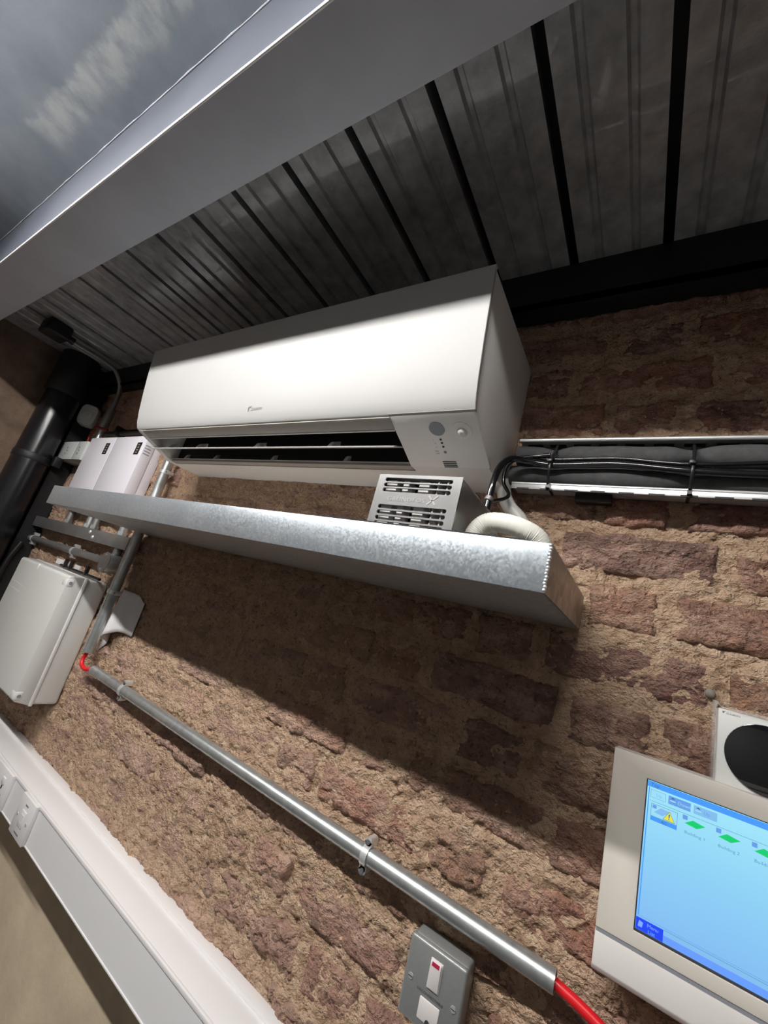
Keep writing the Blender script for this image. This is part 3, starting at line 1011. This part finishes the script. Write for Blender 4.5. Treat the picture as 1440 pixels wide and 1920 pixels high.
# strut channel, stubs and the dark conduit with its round box
st = thing('strut_channel', 'dull steel strut channel beside the vertical conduit', 'strut', (-1.78, -.03, .0))
MB().box(-2.19, -1.380, -.052, -.049, .002, .044).build('web', 'steel_dull', st, bevel=.0005)
MB().box(-2.19, -1.380, -.049, -.010, .042, .044).build('upper_flange', 'steel_dull', st)
MB().box(-2.19, -1.380, -.049, -.010, .002, .004).build('lower_flange', 'steel_dull', st)
for x, z in ((-1.655, .032), (-1.622, .017)):
    MB().dome((x, -.052, z), (0, -1, 0), .007, .005, 12, 4).build('bolt', 'zinc_bright', st, smooth=60)
for i, (x, lb, m_) in enumerate(((-1.930, 'leftmost short conduit stub above the strut channel', 'steel_dull'), (-1.748, 'bright short conduit stub above the strut bolts', 'conduit'),
                                 (-1.697, 'dark short conduit stub right of the strut bolts', 'steel_dull'), (-1.488, 'short bright conduit stub nearest the vertical conduit', 'conduit'))):
    t = thing('conduit_stub', lb, 'conduit', (x, -.030, .045), 'conduit stubs above the strut')
    MB().cyl((x, -.030, .0445), (x, -.030, .16), .0125, 18, hollow=.0105).build('tube', m_, t, smooth=40)
    MB().cyl((x, -.030, .046), (x, -.030, .058), .0155, 6).build('lock_nut', m_, t)
dk = conduit('dark horizontal conduit ending in the round junction box', (-2.26, -.032, -.0495), (-1.495, -.032, -.0475), .0125, [.125, .655], 'steel_dull')
jb = thing('junction_box', 'round galvanised junction box beside the vertical conduit', 'junction box', (-1.452, -.03, -.08))
MB().cyl((-1.452, -.006, -.049), (-1.452, -.060, -.049), .0315, 30).build('body', 'conduit', jb, bevel=.001, smooth=40)
MB().cyl((-1.452, -.0600, -.049), (-1.452, -.0625, -.049), .0325, 30).build('lid', 'steel_dull', jb, bevel=.0008, smooth=40)
for s in (-1, 1):
    MB().cyl((-1.452, -.0625, -.049 + s * .023), (-1.452, -.0645, -.049 + s * .023), .0035, 10).build('screw', 'zinc_bright', jb)
MB().cyl((-1.452, -.035, -.0185), (-1.452, -.035, .0015), .0135, 18).build('spout', 'steel_dull', jb, smooth=40)

# ------------------------------------------------------------------ grey enclosure
EX0, EX1, EZ0, EZ1, EYR, EYF = -1.892, -1.474, -.490, -.114, -.077, -.126
en = thing('enclosure', 'large grey plastic electrical enclosure left of the vertical conduit', 'enclosure', ((EX0 + EX1) / 2, -.06, EZ0))
MB().box(EX0, EX1, EYR, -.008, EZ0, EZ1).build('base', 'box_grey', en, bevel=.008, seg=3)
MB().box(EX0 - .004, EX1 + .004, EYR - .005, EYR + .004, EZ0 - .003, EZ1 + .004).build('rim', 'box_clear', en, bevel=.0022)
ld = MB().prism_x([(EYR - .005, EZ0 - .001), (EYF + .004, EZ0 + .010), (EYF, EZ0 + .016), (EYF, EZ1 - .006), (EYF + .004, EZ1), (EYR - .005, EZ1 + .002)], EX0, EX1 + .001).build('lid', 'box_grey', en, bevel=.0022)
for z in (EZ1 - .020, EZ0 + .026):
    sc = MB().box(EX1 - .030, EX1 + .003, EYF - .001, EYF + .020, z - .012, z + .012).build('lid_fastener', 'box_clear', ld, bevel=.004)
    MB().cyl((EX1 + .002, EYF + .010, z), (EX1 + .0045, EYF + .010, z), .005, 12).build('screw_hole', 'seam', sc)
MB().box(EX0 + .165, EX0 + .173, EYF - .0015, EYF + .010, EZ1 - .018, EZ1 + .001).build('latch_rib', 'box_clear', ld, bevel=.001)
for z in (-.196, -.218):
    MB().tube([(EX0 + .02 + .10 * q / 12, EYF - .0004, z - .004 * (q / 12) ** 2) for q in range(13)], .0006, 6).build('scratch', 'box_clear', ld)
cs = thing('terminal_bar', 'black clip bar with white tags on top of the grey enclosure', 'terminal bar', (-1.6, -.045, EZ1 + .005))
MB().cyl((-1.765, -.050, EZ1 + .0085), (-1.455, -.050, EZ1 + .0085), .0045, 10).build('bar', 'black', cs, smooth=50)
for x in (-1.735, -1.690, -1.565):
    MB().box(x, x + .012, -.056, -.046, EZ1 + .004, EZ1 + .036).build('clip', 'black', cs, bevel=.001)
for x0, x1 in ((-1.83, -1.775), (-1.72, -1.695), (-1.672, -1.63)):
    MB().box(x0, x1, -.045, -.041, EZ1 + .008, EZ1 + .026).build('tag', 'paper', cs)

# curled paper sheet behind the vertical conduit
pp = []
nu, nv = 16, 10
for i in range(nu + 1):
    u = i / nu
    for j in range(nv + 1):
        v = j / nv
        x = -1.372 + .145 * u
        ztop = -.128 + .020 * math.sin(math.pi * min(1, u * 1.05))
        zbot = -.300 + .075 * min(1, u * 1.6)
        z = zbot + (ztop - zbot) * v
        bmp = max(0.0, min(1.0, (u - .22) / .5))
        y = -.012 - .042 * math.sin(math.pi * bmp) ** 2 * (1 - .25 * v)
        pp.append((x, y, z))
quad = [(i * (nv + 1) + j, (i + 1) * (nv + 1) + j, (i + 1) * (nv + 1) + j + 1, i * (nv + 1) + j + 1) for i in range(nu) for j in range(nv)]
po = MB().add(pp, quad).build('paper_sheet', 'paper', smooth=60)
md = po.modifiers.new('thickness', 'SOLIDIFY')
md.thickness = .0006
tag(po, 'curled white paper sheet tucked behind the vertical conduit', 'paper')

# ------------------------------------------------------------------ white controllers behind the tray
BF = -.074


def ctrl_box(label, x0, x1, dx0):
    t = thing('controller_box', label, 'control box', ((x0 + x1) / 2, -.04, .11), 'white controller boxes')
    b = MB().box(x0, x1, BF, -.038, .112, .397).build('cover', 'lilac', t, bevel=.0025)
    MB().box(x0 + .002, x1 - .002, -.0375, -.006, .110, .395).build('back_box', 'lilac', t, bevel=.0015)
    d = MB().box(dx0, dx0 + .032, BF - .0008, BF + .002, .3245, .3715).build('display', 'black_gloss', b)
    for k_ in range(4):
        MB().box(dx0 + .010, dx0 + .022, BF - .0012, BF - .0007, .330 + k_ * .010, .335 + k_ * .010).build('key', 'print_grey', d)
    for k_ in range(4):
        MB().box(x1 - .0006, x1 + .0004, BF + .004, BF + .026, .330 + .010 * k_, .334 + .010 * k_).build('vent_slot', 'seam', b)


ctrl_box('left of the two tall white controller boxes with a black display', -1.950, -1.7365, -1.795)
ctrl_box('right of the two tall white controller boxes, under the unit corner', -1.7335, -1.4975, -1.551)
for x0, x1, lb in ((-2.192, -2.0435, 'small pale grey module nearest the black pipe'), (-2.0415, -1.9535, 'small pale grey module touching the white controller box')):
    t = thing('relay_module', lb, 'module', ((x0 + x1) / 2, -.04, .296), 'small pale modules')
    MB().box(x0, x1, -.080, -.006, .297, .380).build('case', 'pale_grey', t, bevel=.002)
    xc = (x0 + x1) / 2 - .01
    for q, z in enumerate((.352, .338, .324)):
        MB().cyl((xc + .008 * (q == 1), -.080, z), (xc + .008 * (q == 1), -.0808, z), .0042, 12).build('mark', 'print_grey', t)

# ------------------------------------------------------------------ far corner: soil pipe, post, sensor, flexible conduit
pi_ = thing('soil_pipe', 'thick black soil pipe standing in the far left corner', 'pipe', (-2.196, -.157, ZF))
MB().cyl((-2.196, -.157, ZF), (-2.196, -.157, ZD), .064, 36).build('pipe', 'pipe_black', pi_, smooth=50)
MB().cyl((-2.196, -.157, .56), (-2.196, -.157, ZD - .001), .073, 36).build('collar', 'black_steel', pi_, bevel=.004, smooth=40)
MB().cyl((-2.196, -.157, .25), (-2.196, -.157, .28), .0665, 36).build('clamp', 'black_steel', pi_, bevel=.003, smooth=40)
MB().box(-2.165, -2.135, -.10, -.070, .255, .30).build('clamp_ear', 'black_steel', pi_, bevel=.003)
tag(MB().box(XL + .002, -2.198, -.080, -.012, ZF + .002, ZD - .002).build('steel_post', 'black_steel'), 'black steel post in the corner behind the soil pipe', 'post')
ps = thing('motion_sensor', 'small white motion sensor high in the dark corner', 'sensor', (-2.17, -.055, .47))
d = Vector((.78, -.62, 0)).normalized()
sd = Vector((.62, .78, 0))
cc = Vector((-2.165, -.052, .525))
prof = []
for k_ in range(24):
    th = 2 * math.pi * k_ / 24
    cx, cz = math.cos(th), math.sin(th)
    prof.append((math.copysign(abs(cx) ** .55, cx) * .036, math.copysign(abs(cz) ** .6, cz) * .050))
vs = [cc + sd * a + Vector((0, 0, b)) - d * .022 for a, b in prof] + [cc + sd * a + Vector((0, 0, b)) + d * .010 for a, b in prof] + [cc + sd * a * .9 + Vector((0, 0, b * .93)) + d * .016 for a, b in prof]
n = 24
fs = [tuple(range(n)), tuple(range(3 * n - 1, 2 * n - 1, -1))] + [(q * n + i, q * n + (i + 1) % n, (q + 1) * n + (i + 1) % n, (q + 1) * n + i) for q in (0, 1) for i in range(n)]
MB().add(vs, fs).build('case', 'thermo', ps, smooth=35)
MB().dome(cc + d * .0158, d, .022, .008).build('lens', 'thermo', ps, smooth=60)
MB().dome(cc + d * .0235, d, .007, .003, 12, 3).build('led', 'dome', ps, smooth=60)

fx = thing('flexible_conduit', 'dark flexible conduit curving from the deck down the wall', 'conduit', (-1.985, -.15, .42))
fp = smooth_path([(-1.985, -.300, .728), (-1.985, -.251, .721), (-1.985, -.206, .722), (-1.985, -.163, .722), (-1.985, -.116, .718), (-1.985, -.089, .708), (-1.985, -.060, .675), (-1.985, -.046, .635), (-1.985, -.043, .58), (-1.985, -.043, .55)], 60)
MB().tube(fp, .0095, 14).build('flexible_tube', 'steel_dull', fx, smooth=60)
MB().cyl((-1.985, -.043, .555), (-1.985, -.043, .455), .0165, 18).build('coupling', 'steel_dull', fx, bevel=.002, smooth=40)
MB().cyl((-1.985, -.043, .455), (-1.985, -.043, .385), .0085, 14).build('lower_tube', 'zinc_bright', fx, smooth=40)
cj = thing('ceiling_junction_box', 'black junction box on the deck at the flexible conduit', 'junction box', (-2.0, -.31, .715))
MB().box(-2.035, -1.945, -.365, -.285, .700, .754).build('body', 'black_steel', cj, bevel=.008, seg=3)
MB().cyl((-1.985, -.287, .724), (-1.985, -.262, .722), .014, 14).build('gland', 'black_steel', cj, smooth=40)
tag(MB().tube(smooth_path([(-2.075, -.040, .386), (-2.080, -.042, .425), (-2.050, -.046, .450), (-1.990, -.066, .455), (-1.930, -.044, .450)], 30), .0050, 8).build('red_wire', 'dark_red', smooth=60),
    'dark red wire looped over the flexible conduit coupling', 'wire')
hb = thing('black_conduit', 'short black conduit on the wall above the white controller boxes', 'conduit', (-1.8, -.03, .44))
MB().cyl((-1.96, -.028, .440), (-1.50, -.028, .446), .012, 16).build('tube', 'black', hb, smooth=50)
MB().box(-1.862, -1.842, -.046, -.008, .425, .467).build('clip', 'black', hb, bevel=.002)
tag(MB().tube(smooth_path([(-2.180, -.060, -.075), (-2.180, -.066, -.10), (-2.180, -.076, -.15), (-2.180, -.079, -.22), (-2.180, -.079, -.35), (-2.180, -.079, -.60)], 30), .010, 12).build('corner_cable', 'black', smooth=60),
    'thick black cable dropping down beside the soil pipe', 'cable')

# ------------------------------------------------------------------ dado trunking with modules
QY, QZ0, QZ1 = -.090, -.7115, -.627
dt = thing('dado_trunking', 'white dado trunking running along the wall at the lower left', 'trunking', (-1.1, -.045, QZ0))
MB().prism_x([(-.004, QZ0), (-.070, QZ0), (QY + .004, QZ0 + .004), (QY + .004, QZ1 - .008), (QY + .002, QZ1 - .002), (QY + .008, QZ1), (-.004, QZ1)], -2.185, -.20).build('back_box', 'trunk', dt, bevel=.001)
MB().box(-2.185, -.20, -.026, -.003, QZ1 - .002, QZ1 + .005).build('wall_flange', 'trunk', dt, bevel=.0008)
MB().box(-2.185, -.20, QY - .001, QY + .005, QZ1 - .006, QZ1 + .0015).build('upper_clip_rail', 'trunk', dt, bevel=.0012)
MB().box(-2.185, -.20, QY - .001, QY + .005, QZ0, QZ0 + .0035).build('lower_clip_rail', 'trunk', dt, bevel=.001)
MB().box(-2.183, -.202, QY + .0005, QY + .004, QZ0 + .004, QZ1 - .0075).build('cover', 'trunk_low', dt)


def faceplate(label, x0, x1, kind):
    t = thing(kind, label, 'socket', ((x0 + x1) / 2, QY, QZ0), 'faceplates on the trunking')
    p = MB().box(x0, x1, QY - .009, QY + .0003, QZ0 + .0005, QZ1 + .0005).build('plate', 'trunk', t, bevel=.0018)
    xc = (x0 + x1) / 2
    zc = (QZ0 + QZ1) / 2
    if kind == 'network_outlet':
        MB().box(xc - .013, xc + .013, QY - .0105, QY - .0088, zc - .017, zc + .017).build('insert', 'trunk_low', p, bevel=.0006)
        MB().box(xc - .008, xc + .008, QY - .0112, QY - .0104, zc - .009, zc + .009).build('shutter', 'trunk', p)
        for s in (-1, 1):
            MB().cyl((xc + s * .029, QY - .009, zc), (xc + s * .029, QY - .0105, zc), .0028, 10).build('screw', 'zinc_bright', p)
        MB().box(xc - .008, xc + .008, QY - .0094, QY - .0089, zc + .026, zc + .029).build('marking', 'print_grey', p)
        MB().box(xc - .013, xc + .013, QY - .0094, QY - .0089, zc - .033, zc - .030).build('marking', 'print_grey', p)
    else:
        for s in (-.036, .036):
            MB().box(xc + s - .009, xc + s + .009, QY - .0115, QY - .0088, zc + .012, zc + .027).build('rocker', 'trunk_low', p, bevel=.001)
            for a, b in ((0, .004), (-.011, -.014), (.011, -.014)):
                MB().box(xc + s + a - .003, xc + s + a + .003, QY - .0094, QY - .0089, zc + b - .004, zc + b + .004).build('pin_hole', 'cavity', p)


faceplate('white network outlet plate on the trunking', -1.262, -1.176, 'network_outlet')
faceplate('white twin socket plate at the left edge of the trunking', -1.492, -1.346, 'twin_socket')

# ------------------------------------------------------------------ metalclad switch
SX0, SX1, SZ0, SZ1, SY = -.2355, -.1535, -.4745, -.386, -.046
sw = thing('fused_switch', 'grey metalclad switch with white rocker below the conduit', 'switch', ((SX0 + SX1) / 2, -.02, SZ0))
MB().box(SX0 + .001, SX1 - .001, SY + .008, -.006, SZ0 + .001, SZ1 - .001).build('back_box', 'switch_grey', sw, bevel=.005, seg=3)
fp_ = MB().box(SX0, SX1, SY, SY + .0085, SZ0, SZ1).build('front_plate', 'switch_grey', sw, bevel=.004, seg=3)
MB().box(-.2025, -.1850, SY - .001, SY + .002, -.4295, -.3965).build('rocker_frame', 'switch_white', sw, bevel=.001)
rk = MB().prism_x([(SY - .0005, -.4285), (SY - .0022, -.428), (SY - .0048, -.4020), (SY - .0040, -.3980), (SY - .0005, -.3975)], -.2013, -.1862).build('rocker', 'switch_white', sw, bevel=.0007)
MB().prism_x([(SY - .0051, -.4022), (SY - .0043, -.3982), (SY - .0030, -.3982), (SY - .0030, -.4022)], -.1990, -.1885).build('neon', 'red_neon', rk)
fu = MB().box(-.2080, -.1795, SY - .0015, SY + .002, -.4640, -.4410).build('flex_outlet_cover', 'switch_white', sw, bevel=.0018)
MB().cyl((-.1925, SY - .0014, -.4615), (-.1925, SY - .0022, -.4615), .0032, 14).build('cord_hole', 'print_dark', fu)
for x in (-.2255, -.1640):
    s = MB().cyl((x, SY + .001, -.4305), (x, SY - .0008, -.4305), .0036, 14).build('screw', 'zinc_bright', sw)
    MB().box(x - .0030, x + .0030, SY - .0011, SY - .0007, -.4310, -.4300).build('screw_slot', 'print_dark', s)
text('lettering', 'DISCONNECTABLE', .0040, 'print_dark', sw, (-.2140, SY - .0004, -.4372), (1, 0, 0), (0, 0, 1), width=.037)

# ------------------------------------------------------------------ touch screen controller
CX0, CX1, CZ0, CZ1, CY = -.0225, .262, -.306, -.0715, -.050
tc = thing('touch_controller', 'beige touch screen controller with lit blue screen', 'controller', ((CX0 + CX1) / 2, -.025, CZ0))
SCX0, SCX1, SCZ0, SCZ1 = .0140, .226, -.2490, -.0935
o_ = [(CX0, -.264), (CX1, -.264), (CX1, CZ1), (CX0, CZ1)]
i_ = [(SCX0, SCZ0), (SCX1, SCZ0), (SCX1, SCZ1), (SCX0, SCZ1)]
MB().frame_y(o_, i_, CY, CY + .012).build('bezel', 'bezel', tc, bevel=.0010)
MB().box(CX0 + .001, CX1 - .001, CY + .0121, -.008, CZ0 + .002, CZ1 - .001).build('back_case', 'bezel_low', tc, bevel=.002)
MB().box(CX0 + .001, CX1 - .001, CY + .001, CY + .010, -.2680, -.2642).build('seam', 'seam', tc)
MB().prism_x([(CY, -.2682), (CY, CZ0 + .006), (CY + .004, CZ0), (CY + .012, CZ0), (CY + .012, -.2682)], CX0, CX1).build('base_cover', 'bezel_low', tc, bevel=.0012)
MB().box(.150, .185, CY - .0004, CY + .001, CZ0 + .012, CZ0 + .018).build('model_plate', 'seam', tc)
MB().frame_y([(SCX0, SCZ0), (SCX1, SCZ0), (SCX1, SCZ1), (SCX0, SCZ1)], [(SCX0 + .0012, SCZ0 + .0022), (SCX1 - .0012, SCZ0 + .0022), (SCX1 - .0012, SCZ1 - .0008), (SCX0 + .0012, SCZ1 - .0008)], CY + .0015, CY + .006).build('screen_surround', 'print_dark', tc)
sn = MB().box(SCX0 + .0005, SCX1 - .0005, CY + .0035, CY + .006, SCZ0 + .0005, SCZ1 - .0005).build('screen', 'scr_bg', tc)
LY = [CY + .0033]


def flat(name, pts, mat, lift=0):
    y = LY[0] - .0001 * lift
    return MB().add([(x, y, z) for x, z in pts], [tuple(range(len(pts)))]).build(name, mat, sn)


def rect(name, x0, x1, z0, z1, mat, lift=0):
    return flat(name, [(x0, z0), (x1, z0), (x1, z1), (x0, z1)], mat, lift)


def words(s, x, z, size, mat, lift=2, width=None, align='LEFT'):
    return text('screen_lettering', s, size, mat, sn, (x, LY[0] - .0001 * lift, z), (1, 0, 0), (0, 0, 1), width=width, align=align)


sx0, sx1, sz0, sz1 = SCX0 + .0015, SCX1 - .0015, SCZ0 + .0025, SCZ1 - .001
rect('title_bar', sx0, sx1, -.1012, sz1 - .0006, 'scr_title')
words('Top', sx0 + .003, -.0998, .0052, 'scr_text')
rect('side_rule', sx0 + .0012, sx0 + .0022, -.2330, -.1016, 'scr_title')
rect('button', .0190, .0340, -.1120, -.1035, 'scr_line', 1)
rect('button_face', .0193, .0337, -.1117, -.1038, 'scr_pale', 2)
words('Up', .0245, -.1095, .0050, 'scr_btn_off', 3)
for x0, mt, tx, s in ((.0365, 'scr_btn', 'scr_text', 'Down'), (.0605, 'scr_btn_off', 'scr_btn', 'Up')):
    rect('button', x0, x0 + .0212, -.1120, -.1033, mt, 1)
    flat('arrow', [(x0 + .0020, -.1060), (x0 + .0065, -.1060), (x0 + .0042, -.1042)], 'scr_text', 2)
    rect('arrow_base', x0 + .0015, x0 + .0070, -.1088, -.1075, 'scr_pale', 2)
    words(s, x0 + .0090, -.1095, .0050, 'scr_pale' if s == 'Down' else tx, 2)
rect('rule', sx0 + .003, sx1 - .002, -.1158, -.1154, 'scr_line', 1)
rect('icon_frame', .0205, .0462, -.1312, -.1180, 'scr_text', 1)
rect('icon_face', .0208, .0459, -.1309, -.1183, 'scr_pale', 2)
rect('icon_mark', .0218, .0258, -.1225, -.1190, 'scr_btn', 3)
flat('icon_roof', [(.0235, -.1265), (.0320, -.1275), (.0400, -.1205), (.0300, -.1200)], 'scr_btn_off', 3)
rect('icon_caption', .0205, .0462, -.1358, -.1313, 'scr_title', 2)
words('AC', .0312, -.1350, .0040, 'scr_text', 3)
flat('warning_sign', [(.0325, -.1302), (.0442, -.1302), (.0384, -.1200)], 'scr_text', 4)
flat('warning_face', [(.0331, -.1298), (.0436, -.1298), (.0384, -.1206)], 'scr_yellow', 5)
flat('exclamation', [(.0380, -.1270), (.0388, -.1270), (.0391, -.1230), (.0377, -.1230)], 'scr_text', 6)
rect('exclamation_dot', .0379, .0389, -.1288, -.1278, 'scr_text', 6)
for i in range(5):
    x = .0510 + .0302 * i
    rect('icon_mark', x, x + .0045, -.1215, -.1170, 'scr_btn', 2)
    flat('building_icon', [(x + .0020, -.1250), (x + .0130, -.1265), (x + .0210, -.1215), (x + .0095, -.1195)], 'scr_green', 3)
    words('Building %d' % (i + 1), x + .0022, -.1350, .0042, 'scr_line', 2, width=.0180)
rect('rule', sx0 + .002, sx1 - .002, -.2335, -.2331, 'scr_btn', 1)
rect('rule', sx0 + .026, sx1 - .002, -.2354, -.2349, 'scr_line', 1)
rect('foot_bar', sx0, sx1, sz0, sz0 + .0065, 'scr_foot', 1)
rect('foot_bar_upper', sx0 + .0255, sx1, sz0 + .0065, -.2365, 'scr_btn_off', 1)
rect('menu_button', sx0, sx0 + .0255, sz0, -.2352, 'scr_menu', 3)
flat('menu_mark', [(sx0 + .002, -.2435), (sx0 + .0060, -.2435), (sx0 + .0068, -.2385), (sx0 + .0030, -.2375)], 'scr_white', 4)
words('Menu', sx0 + .0105, -.2405, .0048, 'scr_white', 4)
words('List', sx0 + .0115, -.2458, .0048, 'scr_white', 4)

# ------------------------------------------------------------------ room thermostat in its film
HX0, HZ1, HY = .0800, .0095, -.026
th = thing('thermostat', 'white square thermostat with black round dial in clear film', 'thermostat', (HX0 + .0425, -.01, HZ1 - .085))
MB().box(HX0, HX0 + .085, HY, -.006, HZ1 - .085, HZ1).build('case', 'thermo', th, bevel=.002)
MB().cyl((HX0 + .0445, HY + .001, -.0345), (HX0 + .0445, HY - .0022, -.0345), .0375, 48).build('dial', 'black_gloss', th, bevel=.001, smooth=35)
flat_y = HY - .0003
em = MB().add([(.0838, flat_y, .0068), (.0868, flat_y, .0068), (.0846, flat_y, .0040)], [(0, 1, 2)]).build('emblem', 'print_grey', th)
text('lettering', 'DAIKIN', .0030, 'print_grey', th, (.0878, flat_y, .0042), (1, 0, 0), (0, 0, 1), width=.0125)
fv, ff = [], []
loop = [(.0752, .0165), (.0775, .0175), (.0795, .0138), (.1000, .0130), (.1300, .0135), (.1690, .0130), (.1700, -.0400), (.1700, -.0790), (.1200, -.0800), (.0765, -.0790), (.0758, -.0400), (.0748, .0080)]
n = len(loop)
cx_, cz_ = .122, -.034
for k_, (sc_, y_) in enumerate(((1.0, -.012), (1.0, -.020), (.985, -.0285), (.93, -.0300))):
    for i, (a, b) in enumerate(loop):
        fv.append((cx_ + (a - cx_) * sc_, y_ - .001 * math.sin(i * 2.3 + k_), cz_ + (b - cz_) * sc_))
for k_ in range(3):
    ff += [(k_ * n + i, k_ * n + (i + 1) % n, (k_ + 1) * n + (i + 1) % n, (k_ + 1) * n + i) for i in range(n)]
tag(MB().add(fv, ff).build('film', 'film', th, smooth=80), 'crinkled clear protective film')
tag(MB().dome((.0735, -.006, .0235), (0, -1, 0), .0060, .006, 14, 4).build('pebble', 'stone', smooth=70), 'grey round pebble in the mortar above the thermostat corner', 'pebble')
